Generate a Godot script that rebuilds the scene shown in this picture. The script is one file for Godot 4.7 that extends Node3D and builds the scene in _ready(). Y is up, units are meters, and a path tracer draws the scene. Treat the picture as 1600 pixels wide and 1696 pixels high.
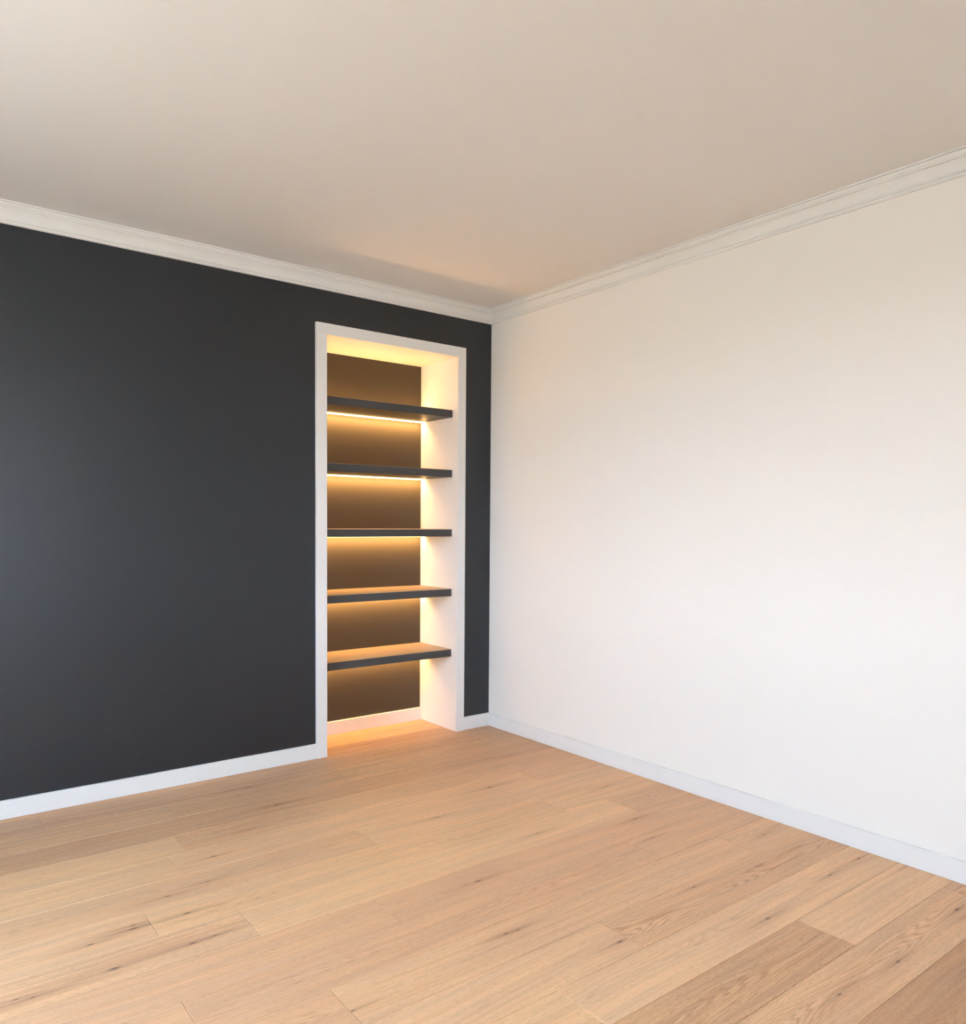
extends Node3D
# An empty room corner: charcoal wall with a lit shelving niche, white wall, cornice, oak plank floor.
# World: the corner stands at the origin; the charcoal wall is the plane z = 0 (room at z > 0), the white wall the plane x = 0 (room at x < 0).

const CEIL := 2.478          # ceiling height
const ROOM_W := 4.15          # the room's size along x
const ROOM_D := 5.4          # the room's size along z
const NX0 := -1.0817         # niche, left and right lining faces
const NX1 := -0.2555
const NTOP := 2.173
const NDEP := 0.367
const FX0 := -1.1398         # casing, outer edges
const FX1 := -0.1986
const FTOP := 2.230
const FPRO := 0.0184
const BBH := 0.0751          # skirting
const BBT := 0.0138
const COR := 2.3986          # lower edge of the cornice
const PITCH := 0.1815        # plank width
const ZSEAM := 1.505
const PLEN := 1.66
const LED_OFF := 0.042       # the strips' distance from the back panel
const LED_ENERGY := 0.0165
const LED_COLOR := Color(1.0, 0.765, 0.475)

var M := {}


func _ready():
	# ---- camera
	var cam := Camera3D.new()
	cam.name = "camera"
	cam.projection = Camera3D.PROJECTION_FRUSTUM
	cam.near = 0.05
	cam.far = 100.0
	cam.size = 0.05 * 1696.0 / 1295.63
	cam.frustum_offset = Vector2(0, 0.05 * (919.2 - 848.0) / 1295.63)
	cam.position = Vector3(-2.9211, 1.2166, 3.6804)
	var yaw := 0.6622
	var pitch := -0.0398
	var roll := 0.0072
	var r := Vector3(cos(yaw), 0, sin(yaw))
	var f := Vector3(sin(yaw), 0, -cos(yaw))
	var f2 := f * cos(pitch) + Vector3.UP * sin(pitch)
	var u2 := Vector3.UP * cos(pitch) - f * sin(pitch)
	var r3 := r * cos(roll) + u2 * sin(roll)
	var u3 := u2 * cos(roll) - r * sin(roll)
	cam.basis = Basis(r3, u3, -f2)
	add_child(cam)
	cam.current = true

	# ---- daylight: a bright, slightly cloudy sky through the windows of the side opposite the white wall
	var sky_m := ProceduralSkyMaterial.new()
	sky_m.sky_top_color = Color(0.74, 0.87, 1.0)
	sky_m.sky_horizon_color = Color(0.865, 0.90, 0.96)
	sky_m.sky_curve = 0.2
	sky_m.ground_bottom_color = Color(0.615, 0.632, 0.635)
	sky_m.ground_horizon_color = Color(0.615, 0.632, 0.635)
	var sky := Sky.new()
	sky.sky_material = sky_m
	var env := Environment.new()
	env.background_mode = Environment.BG_SKY
	env.sky = sky
	env.background_energy_multiplier = 1.0
	env.tonemap_mode = Environment.TONE_MAPPER_LINEAR
	env.tonemap_exposure = 41.5
	env.sdfgi_enabled = true
	env.ssao_enabled = true
	env.ssil_enabled = true
	var we := WorldEnvironment.new()
	we.name = "world_environment"
	we.environment = env
	add_child(we)

	make_materials()
	build_shell()
	build_floor()
	build_trim()
	build_niche()
	build_shelves()


# ------------------------------------------------------------------ helpers
func tag(o: Node3D, label: String, category: String, kind := "", group := "") -> Node3D:
	o.set_meta("label", label)
	o.set_meta("category", category)
	if kind:
		o.set_meta("kind", kind)
	if group:
		o.set_meta("group", group)
	return o


func base(called: String, at := Vector3.ZERO) -> Node3D:
	var o := Node3D.new()
	o.name = called
	o.position = at
	add_child(o, true)
	return o


func obj(called: String, st: SurfaceTool, m: Material, parent: Node = self) -> MeshInstance3D:
	return inst(called, st.commit(), m, parent)


func inst(called: String, mesh: Mesh, m: Material, parent: Node = self) -> MeshInstance3D:
	var o := MeshInstance3D.new()
	o.name = called
	o.mesh = mesh
	o.material_override = m
	o.cast_shadow = GeometryInstance3D.SHADOW_CASTING_SETTING_ON
	parent.add_child(o, true)
	return o


func start() -> SurfaceTool:
	var st := SurfaceTool.new()
	st.begin(Mesh.PRIMITIVE_TRIANGLES)
	return st


# a flat convex polygon that faces «out»
func poly(st: SurfaceTool, pts: Array, out: Vector3):
	var n: Vector3 = (pts[1] - pts[0]).cross(pts[2] - pts[0]).normalized()
	var p := pts.duplicate()
	if n.dot(out) > 0:
		p.reverse()
	else:
		n = -n
	for i in range(1, p.size() - 1):
		for k in [0, i, i + 1]:
			var v: Vector3 = p[k]
			st.set_normal(n)
			st.set_uv(uv_of(v, n))
			st.add_vertex(v)


func uv_of(v: Vector3, n: Vector3) -> Vector2:
	var a := n.abs()
	if a.y >= a.x and a.y >= a.z:
		return Vector2(v.x, v.z)
	return Vector2(v.z, -v.y) if a.x > a.z else Vector2(v.x, -v.y)


# a box with chamfered edges
func box(st: SurfaceTool, lo: Vector3, hi: Vector3, b := 0.0):
	var c := (lo + hi) / 2
	var h := (hi - lo) / 2
	b = minf(b, minf(h.x, minf(h.y, h.z)) * 0.8)
	var ax := [Vector3.RIGHT, Vector3.UP, Vector3.BACK]
	for i in 3:
		var j := (i + 1) % 3
		var k := (i + 2) % 3
		for s in [-1, 1]:
			var o: Vector3 = ax[i] * h[i] * s
			var q := []
			for e in [[-1, -1], [1, -1], [1, 1], [-1, 1]]:
				q.append(c + o + ax[j] * (h[j] - b) * e[0] + ax[k] * (h[k] - b) * e[1])
			poly(st, q, ax[i] * s)
	if b <= 0:
		return
	for i in 3:      # edges along axis i
		var j := (i + 1) % 3
		var k := (i + 2) % 3
		for s in [-1, 1]:
			for t in [-1, 1]:
				var q := []
				for e in [-1, 1]:
					q.append(c + ax[i] * (h[i] - b) * e + ax[j] * h[j] * s + ax[k] * (h[k] - b) * t)
				for e in [1, -1]:
					q.append(c + ax[i] * (h[i] - b) * e + ax[j] * (h[j] - b) * s + ax[k] * h[k] * t)
				poly(st, q, ax[j] * s + ax[k] * t)
	for sx in [-1, 1]:
		for sy in [-1, 1]:
			for sz in [-1, 1]:
				var g := Vector3(sx, sy, sz)
				poly(st, [c + Vector3(h.x, h.y - b, h.z - b) * g, c + Vector3(h.x - b, h.y, h.z - b) * g, c + Vector3(h.x - b, h.y - b, h.z) * g], g)


func boxed(called: String, lo: Vector3, hi: Vector3, b: float, m: Material, parent: Node = self, at := Vector3.ZERO) -> MeshInstance3D:
	var st := start()
	box(st, lo - at, hi - at, b)
	return obj(called, st, m, parent)


# a profile (points across, up) swept straight from a to b; «side» is the way the first coordinate points; mitre shifts each end by the first coordinate times the given factor
func sweep(st: SurfaceTool, prof: Array, a: Vector3, b: Vector3, side: Vector3, mit_a: float, mit_b: float):
	var d := (b - a).normalized()
	var mid := Vector2.ZERO
	for p in prof:
		mid += p / prof.size()
	for i in prof.size():
		var p: Vector2 = prof[i]
		var q: Vector2 = prof[(i + 1) % prof.size()]
		var e := Vector2(q.y - p.y, p.x - q.x)   # outward for a profile listed counter-clockwise seen with side to the right
		var out := side * e.x + Vector3.UP * e.y
		if out.length() < 1e-9:
			continue
		var pa := a + side * p.x + Vector3.UP * p.y + d * p.x * mit_a
		var pb := b + side * p.x + Vector3.UP * p.y - d * p.x * mit_b
		var qa := a + side * q.x + Vector3.UP * q.y + d * q.x * mit_a
		var qb := b + side * q.x + Vector3.UP * q.y - d * q.x * mit_b
		poly(st, [pa, pb, qb, qa], out)


func plain(called: String, c: Color, rough: float, spec := 0.5) -> StandardMaterial3D:
	var m := StandardMaterial3D.new()
	m.resource_name = called
	m.albedo_color = c
	m.roughness = rough
	m.metallic_specular = spec
	return m


func make_materials():
	M.white_wall = plain("white_wall_paint", Color8(236, 231, 223), 0.9, 0.3)
	M.ceiling = plain("ceiling_paint", Color8(232, 229, 224), 0.95, 0.3)
	M.trim = plain("white_trim_paint", Color8(229, 227, 223), 0.6)
	M.cornice = plain("cornice_paint", Color8(231, 229, 224), 0.8, 0.3)
	M.charcoal = plain("charcoal_wall_paint", Color8(20, 28, 36), 0.42, 0.57)
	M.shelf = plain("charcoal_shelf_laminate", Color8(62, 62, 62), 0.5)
	M.niche_back = plain("taupe_back_panel", Color8(73, 65, 53), 0.6, 0.4)
	M.shelf_top = plain("tan_shelf_upper", Color8(180, 156, 130), 0.5, 0.4)  # upper faces coloured paler and warmer than the charcoal boards
	M.subfloor = plain("subfloor", Color8(84, 62, 44), 0.9)
	M.glass = plain("clear_glass", Color(1, 1, 1, 0.03), 0.0)
	M.glass.transparency = BaseMaterial3D.TRANSPARENCY_ALPHA
	M.alu = plain("satin_aluminium", Color8(200, 198, 194), 0.4)
	M.alu.metallic = 0.8
	M.led = plain("warm_light_strip", Color8(255, 236, 200), 0.6)
	M.led.emission_enabled = true
	M.led.emission = Color(1.0, 0.80, 0.48)
	M.led.emission_energy_multiplier = 0.35


# ------------------------------------------------------------------ the room's shell
func build_shell():
	var T := 0.45
	var st := start()
	# charcoal wall with the opening of the niche
	box(st, Vector3(-ROOM_W, -0.15, -T), Vector3(FX0 + 0.03, CEIL, 0))
	box(st, Vector3(FX1 - 0.03, -0.15, -T), Vector3(0, CEIL, 0))
	box(st, Vector3(FX0 + 0.03, FTOP - 0.03, -T), Vector3(FX1 - 0.03, CEIL, 0))
	box(st, Vector3(FX0 + 0.03, -0.15, -T), Vector3(FX1 - 0.03, FTOP - 0.03, -NDEP - 0.02))
	tag(obj("wall_left", st, M.charcoal), "matte charcoal painted wall with a lit shelving niche", "wall", "structure")

	tag(boxed("wall_right", Vector3(0, -0.15, -T), Vector3(0.25, CEIL, ROOM_D + 0.25), 0, M.white_wall), "plain white painted wall right of the corner", "wall", "structure")
	# the wall behind the camera and the side opposite the white wall, a tall window in each
	var rw := [-3.15, -2.25, 0.85, 2.10]
	st = start()
	box(st, Vector3(-ROOM_W, -0.15, ROOM_D), Vector3(rw[0], CEIL, ROOM_D + 0.25))
	box(st, Vector3(rw[1], -0.15, ROOM_D), Vector3(0, CEIL, ROOM_D + 0.25))
	box(st, Vector3(rw[0], -0.15, ROOM_D), Vector3(rw[1], rw[2], ROOM_D + 0.25))
	box(st, Vector3(rw[0], rw[3], ROOM_D), Vector3(rw[1], CEIL, ROOM_D + 0.25))
	tag(obj("wall_rear", st, M.white_wall), "white wall with a window, facing the charcoal wall across the room", "wall", "structure")
	var sw := [1.25, 2.45, 0.80, 2.20]
	st = start()
	box(st, Vector3(-ROOM_W - 0.25, -0.15, -T), Vector3(-ROOM_W, CEIL, sw[0]))
	box(st, Vector3(-ROOM_W - 0.25, -0.15, sw[1]), Vector3(-ROOM_W, CEIL, ROOM_D + 0.25))
	box(st, Vector3(-ROOM_W - 0.25, -0.15, sw[0]), Vector3(-ROOM_W, sw[2], sw[1]))
	box(st, Vector3(-ROOM_W - 0.25, sw[3], sw[0]), Vector3(-ROOM_W, CEIL, sw[1]))
	tag(obj("wall_outer", st, M.white_wall), "white wall with a window, facing the plain white wall across the room", "wall", "structure")
	window("window_1", Vector3(-ROOM_W - 0.14, sw[2], (sw[0] + sw[1]) / 2), sw[1] - sw[0], sw[3] - sw[2], PI / 2, "tall white window in the side wall next to the charcoal wall")
	window("window_2", Vector3((rw[0] + rw[1]) / 2, rw[2], ROOM_D + 0.14), rw[1] - rw[0], rw[3] - rw[2], 0, "tall white window in the wall opposite the charcoal wall")

	tag(boxed("ceiling", Vector3(-ROOM_W - 0.3, CEIL, -T), Vector3(0.25, CEIL + 0.2, ROOM_D + 0.25), 0, M.ceiling), "smooth off-white ceiling over the room", "ceiling", "structure")


# a window of two casements; its base is the middle of the sill
func window(called: String, at: Vector3, w: float, h: float, turn: float, label: String):
	var o := base(called, at)
	o.rotation.y = turn
	tag(o, label, "window", "structure")
	var f := start()
	for y in [0.0, h - 0.06]:
		box(f, Vector3(-w / 2, y, -0.035), Vector3(w / 2, y + 0.06, 0.035), 0.004)
	for x in [-w / 2, w / 2 - 0.06, -0.04]:
		box(f, Vector3(x, 0.06, -0.035), Vector3(x + (0.08 if x == -0.04 else 0.06), h - 0.06, 0.035), 0.004)
	obj("window_frame", f, M.trim, o)
	for x in [[-w / 2 + 0.06, -0.04], [0.04, w / 2 - 0.06]]:
		boxed("pane", Vector3(x[0], 0.06, -0.002), Vector3(x[1], h - 0.06, 0.002), 0, M.glass, o)


# ------------------------------------------------------------------ oak floor, every plank a piece of its own
func build_floor():
	var fl := base("floor")
	tag(fl, "light oak plank floor running along the charcoal wall", "floor", "structure")
	boxed("subfloor", Vector3(-ROOM_W, -0.15, -NDEP), Vector3(0, -0.014, ROOM_D), 0, M.subfloor, fl)
	var butts := {2: -0.344, 0: -1.67, 1: -2.327, 4: -1.535, 3: -1.19, 5: -0.69, -1: -2.04, -3: -1.434, -4: -2.10, -5: -0.37, -2: -0.62, -6: -1.2, -7: -1.95, -8: -0.75, 6: -1.75, 7: -1.3, 8: -0.5}
	var rng := RandomNumberGenerator.new()
	rng.seed = 417
	var spare := []
	var rows := []
	var k0 := int(floor((-NDEP - ZSEAM) / PITCH))
	var k1 := int(ceil((ROOM_D - ZSEAM) / PITCH))
	for pass_ in 2:      # first the planks the camera can see, each with its own figure, then the rest
		for k in range(k0, k1):
			var za := ZSEAM + k * PITCH
			var zb := za + PITCH
			var xa := -ROOM_W
			var xb := 0.0
			if zb <= 0.02:
				xa = NX0
				xb = NX1
			za = maxf(za, -NDEP)
			zb = minf(zb, ROOM_D)
			if zb - za < 0.02:
				continue
			var cut: float = butts.get(k, -fposmod(absf(k * 0.731), PLEN))
			while cut < xb:
				cut += PLEN
			var e := cut
			while e > xa:
				var s := e - PLEN
				var a := maxf(s, xa)
				var b := minf(e, xb)
				var seen: bool = b > -2.95 and za < 1.6 + (b + 2.70) * 0.765 + 0.15 and za < 3.1
				if b - a > 0.015 and seen == (pass_ == 0):
					var m: Material
					if seen:
						m = oak(k, s, ZSEAM + k * PITCH)
						if spare.size() < 12:
							spare.append(m)
					else:
						m = spare[posmod(k * 5 + int(round(s * 3)), spare.size())]
					plank(fl, a, b, za, zb, s, ZSEAM + k * PITCH, m)
				e = s


func plank(fl: Node3D, a: float, b: float, za: float, zb: float, ox: float, oz: float, m: Material):
	var g := 0.0005
	var c := 0.0012
	var dy := -0.0012
	var at := Vector3((a + b) / 2, 0, (za + zb) / 2)
	var xs := [a + g - at.x, a + g + c - at.x, b - g - c - at.x, b - g - at.x]
	var zs := [za + g - at.z, za + g + c - at.z, zb - g - c - at.z, zb - g - at.z]
	var st := start()
	var top := [Vector3(xs[1], 0, zs[1]), Vector3(xs[2], 0, zs[1]), Vector3(xs[2], 0, zs[2]), Vector3(xs[1], 0, zs[2])]
	var rim := [Vector3(xs[0], dy, zs[0]), Vector3(xs[3], dy, zs[0]), Vector3(xs[3], dy, zs[3]), Vector3(xs[0], dy, zs[3])]
	var quads := [[top, Vector3.UP]]
	for i in 4:
		var j := (i + 1) % 4
		var out: Vector3 = (rim[i] + rim[j]) / 2 * Vector3(1, 0, 1)
		out = (Vector3(signf(out.x), 0, 0) if i % 2 == 1 else Vector3(0, 0, signf(out.z)))
		quads.append([[top[i], top[j], rim[j], rim[i]], out + Vector3.UP])
		var dn := Vector3(0, -0.0133, 0)
		quads.append([[rim[i], rim[j], rim[j] + dn, rim[i] + dn], out])
	for q in quads:
		var p: Array = q[0]
		var n: Vector3 = (p[1] - p[0]).cross(p[2] - p[0]).normalized()
		var lst := p.duplicate()
		if n.dot(q[1]) > 0:
			lst.reverse()
		else:
			n = -n
		for t in [[0, 1, 2], [0, 2, 3]]:
			for i in t:
				var v: Vector3 = lst[i]
				st.set_normal(n)
				st.set_uv(Vector2((v.x + at.x - ox) / PLEN, (v.z + at.z - oz) / PITCH))
				st.add_vertex(v)
	var o := obj("plank", st, m, fl)
	o.position = at


# knots the photograph shows, in metres on the floor: x, z, size
const KNOTS := [[-1.317, 1.61, 1.0], [-1.223, 2.166, 1.0], [-1.417, 1.936, 0.6], [-1.46, 1.93, 0.7], [-2.0, 1.983, 0.6], [-0.694, 0.888, 1.1], [-0.882, 1.425, 0.5], [-2.426, 1.427, 1.4], [-2.174, 1.238, 1.0], [-2.33, 1.236, 1.0],
	[-2.325, 1.215, 0.7], [-2.451, 1.255, 0.8], [-2.28, 1.235, 0.7], [-2.216, 1.425, 0.9], [-2.15, 1.42, 0.7], [-2.622, 1.44, 0.6], [-2.658, 1.424, 0.6], [-2.189, 1.087, 0.8], [-0.755, 2.352, 0.9], [-0.093, 2.306, 0.8], [-0.308, 2.313, 0.8],
	[-0.762, 2.081, 0.7], [-0.961, 2.687, 0.7], [-0.221, 2.685, 1.2], [-0.23, 2.72, 0.8], [-0.453, 1.554, 0.8], [-1.965, 0.873, 0.9], [-1.581, 0.226, 1.1], [-1.569, 0.517, 1.2], [-0.679, 2.709, 0.9], [-0.45, 2.12, 0.6], [-0.25, 1.2, 0.7], [-2.05, 1.06, 0.6]]


func oak(k: int, ox: float, oz: float) -> StandardMaterial3D:
	var W := 896
	var H := 112
	var rng := RandomNumberGenerator.new()
	rng.seed = 9001 + k * 131 + int(round(ox * 100.0))
	var nz := FastNoiseLite.new()
	nz.noise_type = FastNoiseLite.TYPE_SIMPLEX
	nz.fractal_type = FastNoiseLite.FRACTAL_NONE
	nz.frequency = 1.0
	nz.seed = rng.randi() % 100000
	var tones := [Color8(232, 186, 143), Color8(229, 182, 139), Color8(225, 178, 136), Color8(231, 184, 139), Color8(221, 173, 133)]
	var tone: Color = tones[rng.randi() % tones.size()]
	var streak := rng.randf_range(0.10, 0.40)
	var cath := rng.randf_range(0.0, 1.0)
	var lines := rng.randf_range(0.02, 0.05)
	if k == 5 and ox + PLEN < -0.5:
		tone = Color8(216, 169, 126); streak = 0.6; cath = 0.9; lines = 0.06
	if k >= 7:
		tone = Color8(200, 153, 114); streak = 0.4
	if k == 6:
		cath = 0.95; lines = 0.06
	if k == 3 and ox + PLEN > -0.5:
		cath = 1.0; lines = 0.07
	if k == -1 and ox + PLEN < -1.9:
		streak = 0.75
	if k >= -9 and k <= -6:  # rows by the charcoal wall: tone lowered, the dimness there put into the colour
		tone = Color8(212, 166, 127) if k != -7 else Color8(219, 174, 133); streak = 0.5
	var wc := rng.randf_range(0.05, 0.13)
	var dirn := 1.0 if rng.randf() < 0.5 else -1.0
	var bend := rng.randf_range(0.004, 0.014)
	var kn := []
	for q in KNOTS:
		if q[0] > ox and q[0] < ox + PLEN and q[1] > oz and q[1] < oz + PITCH:
			kn.append([q[0] - ox, q[1] - oz, q[2]])
	if kn.is_empty() and rng.randf() < 0.6:
		kn.append([rng.randf_range(0.1, 1.5), rng.randf_range(0.03, 0.15), rng.randf_range(0.4, 0.7)])
	var data := PackedByteArray()
	data.resize(W * H * 3)
	var tr := tone.r * 255.0
	var tg := tone.g * 255.0
	var tb := tone.b * 255.0
	var at := 0
	for y in H:
		var w0 := (y + 0.5) / H * PITCH
		for x in W:
			var u := (x + 0.5) / W * PLEN
			var w := w0 + bend * nz.get_noise_2d(u * 1.3, 7.0)
			var dark := 0.0
			var mauve := 0.0
			for q in kn:
				var du: float = u - q[0]
				if absf(du) > 0.3:
					continue
				var dw: float = w0 - q[1]
				var s: float = q[2]
				var far := (du * du) / (0.0036 * s * s) + (dw * dw) / (0.0004 * s * s)
				if far < 9.0:
					w -= dw * 0.65 * exp(-far)
				var core := (du * du) / (0.00011 * s * s) + (dw * dw) / (0.000016 * s * s)
				if core < 6.0:
					dark += 0.62 * exp(-core)
				var tail := (du * du) / (0.010 * s) + (dw * dw) / (0.00003 * s)
				if tail < 6.0:
					dark += 0.16 * exp(-tail)
				var halo := (du * du) / (0.02 * s) + (dw * dw) / (0.0004 * s)
				if halo < 6.0:
					mauve += 0.30 * exp(-halo)
			var a := nz.get_noise_2d(u * 5.0, w * 420.0)
			var b := nz.get_noise_2d(u * 1.1 + 31.0, w * 62.0)
			var c := nz.get_noise_2d(u * 1.4 - 17.0, w * 13.0)
			var d := nz.get_noise_2d(u * 0.9 + 77.0, w * 27.0)
			var v := (w - wc) / 0.03
			var ring := v * v * 0.33 + dirn * u * 1.15 + 0.30 * c
			var line := 0.5 + 0.5 * sin(ring * 36.0 + b * 1.5)
			line = line * line * line * lines * 2.0 * cath / (1.0 + 0.12 * v * v)
			var st := clampf((d - 0.12) * 2.2, 0.0, 1.0) * streak
			var pore := clampf((nz.get_noise_2d(u * 24.0, w * 600.0 + 11.0) - 0.45) * 2.0, 0.0, 1.0) * 0.10
			var l := 1.0 + 0.016 * a + 0.022 * b + 0.022 * c - line - pore * (0.5 + streak)
			mauve = minf(mauve + st * 0.55, 0.8)
			# greyish brown streaks, then the dark of the knots
			var rr := tr * l
			var gg := tg * (l - 0.008 * c - 0.3 * line)
			var bb := tb * (l - 0.024 * c - 0.5 * line)
			rr += (tr * 0.86 - rr) * mauve
			gg += (tg * 0.81 - gg) * mauve
			bb += (tb * 0.80 - bb) * mauve
			dark = minf(dark, 0.85)
			data[at] = int(clampf(rr + (84.0 - rr) * dark, 0, 255))
			data[at + 1] = int(clampf(gg + (60.0 - gg) * dark, 0, 255))
			data[at + 2] = int(clampf(bb + (46.0 - bb) * dark, 0, 255))
			at += 3
	var m := StandardMaterial3D.new()
	m.resource_name = "oiled_oak"
	m.albedo_texture = ImageTexture.create_from_image(Image.create_from_data(W, H, false, Image.FORMAT_RGB8, data))
	m.roughness = 0.5
	m.metallic_specular = 0.4
	m.texture_repeat = true
	return m


# ------------------------------------------------------------------ cornice and skirting
func build_trim():
	var H := CEIL - COR
	var prof := [Vector2(0, 0), Vector2(0.006, 0)]
	var pts := [[0.011, 0.02], [0.012, 0.05], [0.012, 0.105], [0.0075, 0.12], [0.0075, 0.145], [0.0125, 0.17], [0.0135, 0.205], [0.0125, 0.235], [0.008, 0.25], [0.008, 0.28], [0.0105, 0.36], [0.0145, 0.45], [0.0195, 0.53], [0.026, 0.60], [0.0305, 0.635], [0.0305, 0.675], [0.039, 0.69], [0.040, 0.735],
		[0.036, 0.75], [0.038, 0.77], [0.042, 0.80], [0.046, 0.86], [0.047, 0.90], [0.0445, 0.915], [0.0425, 0.925], [0.0505, 0.94], [0.051, 1.0]]
	for q in pts:
		prof.append(Vector2(q[0], q[1] * H))
	prof.append(Vector2(0, H))
	var st := start()
	sweep(st, prof, Vector3(-ROOM_W, COR, 0), Vector3(0, COR, 0), Vector3.BACK, 0, 1)
	tag(obj("trim_1", st, M.cornice), "moulded white cornice along the top of the charcoal wall", "cornice", "structure")
	st = start()
	sweep(st, prof, Vector3(0, COR, 0), Vector3(0, COR, ROOM_D), Vector3.LEFT, 1, 0)
	tag(obj("trim_2", st, M.cornice), "moulded white cornice along the top of the white wall", "cornice", "structure")

	var sk := [Vector2(0, 0.0), Vector2(BBT, 0.0), Vector2(BBT, BBH - 0.004), Vector2(BBT - 0.0012, BBH - 0.0012), Vector2(BBT - 0.004, BBH), Vector2(0, BBH)]
	st = start()
	sweep(st, sk, Vector3(-ROOM_W, 0.001, 0), Vector3(FX0, 0.001, 0), Vector3.BACK, 0, 0)
	tag(obj("baseboard_left", st, M.trim), "white skirting board under the long stretch of charcoal wall", "skirting board", "structure")
	st = start()
	sweep(st, sk, Vector3(FX1, 0.001, 0), Vector3(0, 0.001, 0), Vector3.BACK, 0, 1)
	tag(obj("baseboard_corner", st, M.trim), "short white skirting board between the niche frame and the corner", "skirting board", "structure")
	st = start()
	sweep(st, sk, Vector3(0, 0.0015, 0), Vector3(0, 0.0015, ROOM_D), Vector3.LEFT, 1, 0)
	tag(obj("baseboard_right", st, M.trim), "long white skirting board along the white wall", "skirting board", "structure")


# ------------------------------------------------------------------ the niche: casing, lining, back
func build_niche():
	var at := Vector3((NX0 + NX1) / 2, 0, 0)
	var o := base("shelving_niche", at)
	tag(o, "tall white framed shelving niche set into the charcoal wall", "niche")
	var b := 0.0012
	boxed("jamb", Vector3(FX0, 0.0005, 0), Vector3(NX0, NTOP, FPRO), b, M.trim, o, at)
	boxed("jamb", Vector3(NX1, 0.0005, 0), Vector3(FX1, NTOP, FPRO), b, M.trim, o, at)
	boxed("header", Vector3(FX0, NTOP, 0), Vector3(FX1, FTOP, FPRO), b, M.trim, o, at)
	boxed("side_panel", Vector3(NX0 - 0.02, 0.0005, -NDEP), Vector3(NX0, NTOP, 0), 0, M.trim, o, at)
	boxed("side_panel", Vector3(NX1, 0.0005, -NDEP), Vector3(NX1 + 0.02, NTOP, 0), 0, M.trim, o, at)
	boxed("top_panel", Vector3(NX0 - 0.02, NTOP, -NDEP), Vector3(NX1 + 0.02, NTOP + 0.02, 0), 0, M.trim, o, at)
	var bp := boxed("back_panel", Vector3(NX0 - 0.02, 0.0005, -NDEP - 0.018), Vector3(NX1 + 0.02, NTOP + 0.02, -NDEP), 0, M.niche_back, o, at)
	bp.set_meta("label", "dark taupe back panel")
	var st := start()
	var sk := [Vector2(0, 0.0), Vector2(BBT, 0.0), Vector2(BBT, BBH - 0.003), Vector2(BBT - 0.003, BBH), Vector2(0, BBH)]
	sweep(st, sk, Vector3(NX0, 0.001, -NDEP) - at, Vector3(NX1, 0.001, -NDEP) - at, Vector3.BACK, 0, 0)
	obj("skirting", st, M.trim, o)


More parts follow.
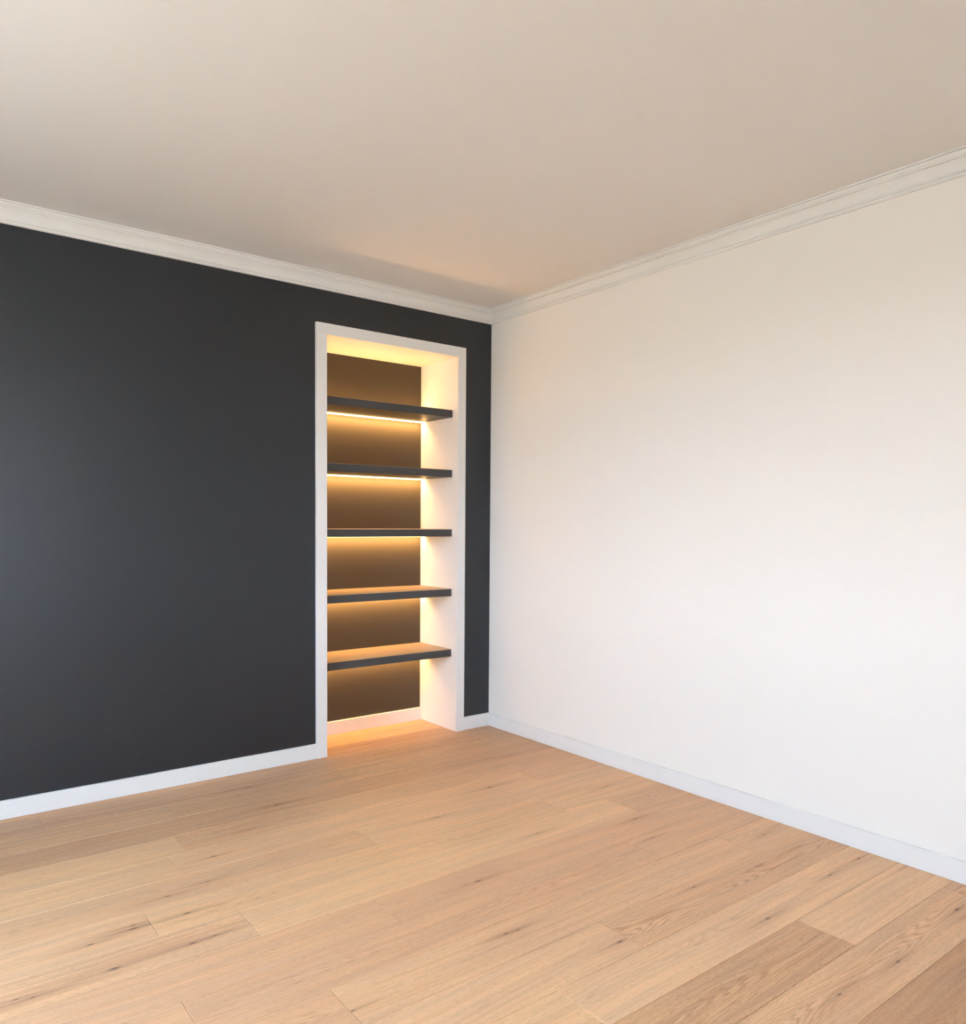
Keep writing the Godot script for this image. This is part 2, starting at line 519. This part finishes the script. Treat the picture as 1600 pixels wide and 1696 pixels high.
# ------------------------------------------------------------------ five shelves with light strips
func build_shelves():
	var tops := [1.8753, 1.5292, 1.1839, 0.835, 0.480]
	var which := ["topmost charcoal shelf in the niche, a light strip along its rear underside", "second charcoal shelf from the top of the niche, its bright strip showing", "middle charcoal shelf in the niche, at eye level and seen edge on",
		"fourth charcoal shelf down the niche, its lit upper face narrowly seen", "lowest charcoal shelf in the niche, nearest the oak floor"]
	var th := 0.0426
	var zf := -0.0354
	for i in 5:
		var y: float = tops[i]
		var at := Vector3((NX0 + NX1) / 2, y - th, (zf - NDEP) / 2)
		var o := base("shelf", at)
		tag(o, which[i], "shelf", "", "charcoal shelves in the lit niche")
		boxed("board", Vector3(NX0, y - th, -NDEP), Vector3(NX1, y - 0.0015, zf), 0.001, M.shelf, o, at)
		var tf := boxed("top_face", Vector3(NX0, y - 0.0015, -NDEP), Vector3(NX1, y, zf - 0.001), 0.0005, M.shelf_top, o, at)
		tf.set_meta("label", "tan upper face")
		light_strip(o, at, y - th, -1)
		if i == 0:
			light_strip(o, at, y, 1)


# an opal bar along the shelf's face, a little in front of the back panel; s = -1 under the shelf, 1 on top of it
func light_strip(o: Node3D, at: Vector3, y: float, s: int):
	var x0 := NX0 + 0.002
	var x1 := NX1 - 0.002
	var zc := -NDEP + LED_OFF
	var p := []
	for e in [[-0.007, 0.0], [0.007, 0.0], [0.007, 0.004], [0.005, 0.0065], [-0.005, 0.0065], [-0.007, 0.004]]:
		p.append(Vector2(zc + e[0], y + s * e[1]))
	var st := start()
	prism(st, p, x0, x1, at)
	var led := obj("light_strip", st, M.led, o)
	led.set_meta("label", "glowing warm white light strip")
	var l := AreaLight3D.new()
	l.name = "strip_light"
	l.area_size = Vector2(x1 - x0 - 0.002, 0.010)
	l.light_color = LED_COLOR
	l.light_energy = LED_ENERGY * (1.0 if s < 0 else 0.68)
	l.shadow_enabled = true
	l.area_range = 8.0
	var tilt := 0.5 if s < 0 else -0.7            # towards the back panel below a shelf, towards the room on top of it
	var z := Vector3(0, -s * cos(tilt), sin(tilt))      # the light shines along its -z
	l.basis = Basis(Vector3.RIGHT, z.cross(Vector3.RIGHT), z)
	l.position = Vector3((x0 + x1) / 2, y + s * 0.0072, zc) - at
	o.add_child(l, true)


func prism(st: SurfaceTool, p: Array, x0: float, x1: float, at: Vector3):
	var c := Vector2.ZERO
	for q in p:
		c += q / p.size()
	var ends := [[], []]
	for i in p.size():
		var a: Vector2 = p[i]
		var b: Vector2 = p[(i + 1) % p.size()]
		var m := (a + b) / 2 - c
		var e := b - a
		var n := Vector2(e.y, -e.x)
		if n.dot(m) < 0:
			n = -n
		poly(st, [Vector3(x0, a.y, a.x) - at, Vector3(x1, a.y, a.x) - at, Vector3(x1, b.y, b.x) - at, Vector3(x0, b.y, b.x) - at], Vector3(0, n.y, n.x))
		ends[0].append(Vector3(x0, a.y, a.x) - at)
		ends[1].append(Vector3(x1, a.y, a.x) - at)
	poly(st, ends[0], Vector3.LEFT)
	poly(st, ends[1], Vector3.RIGHT)
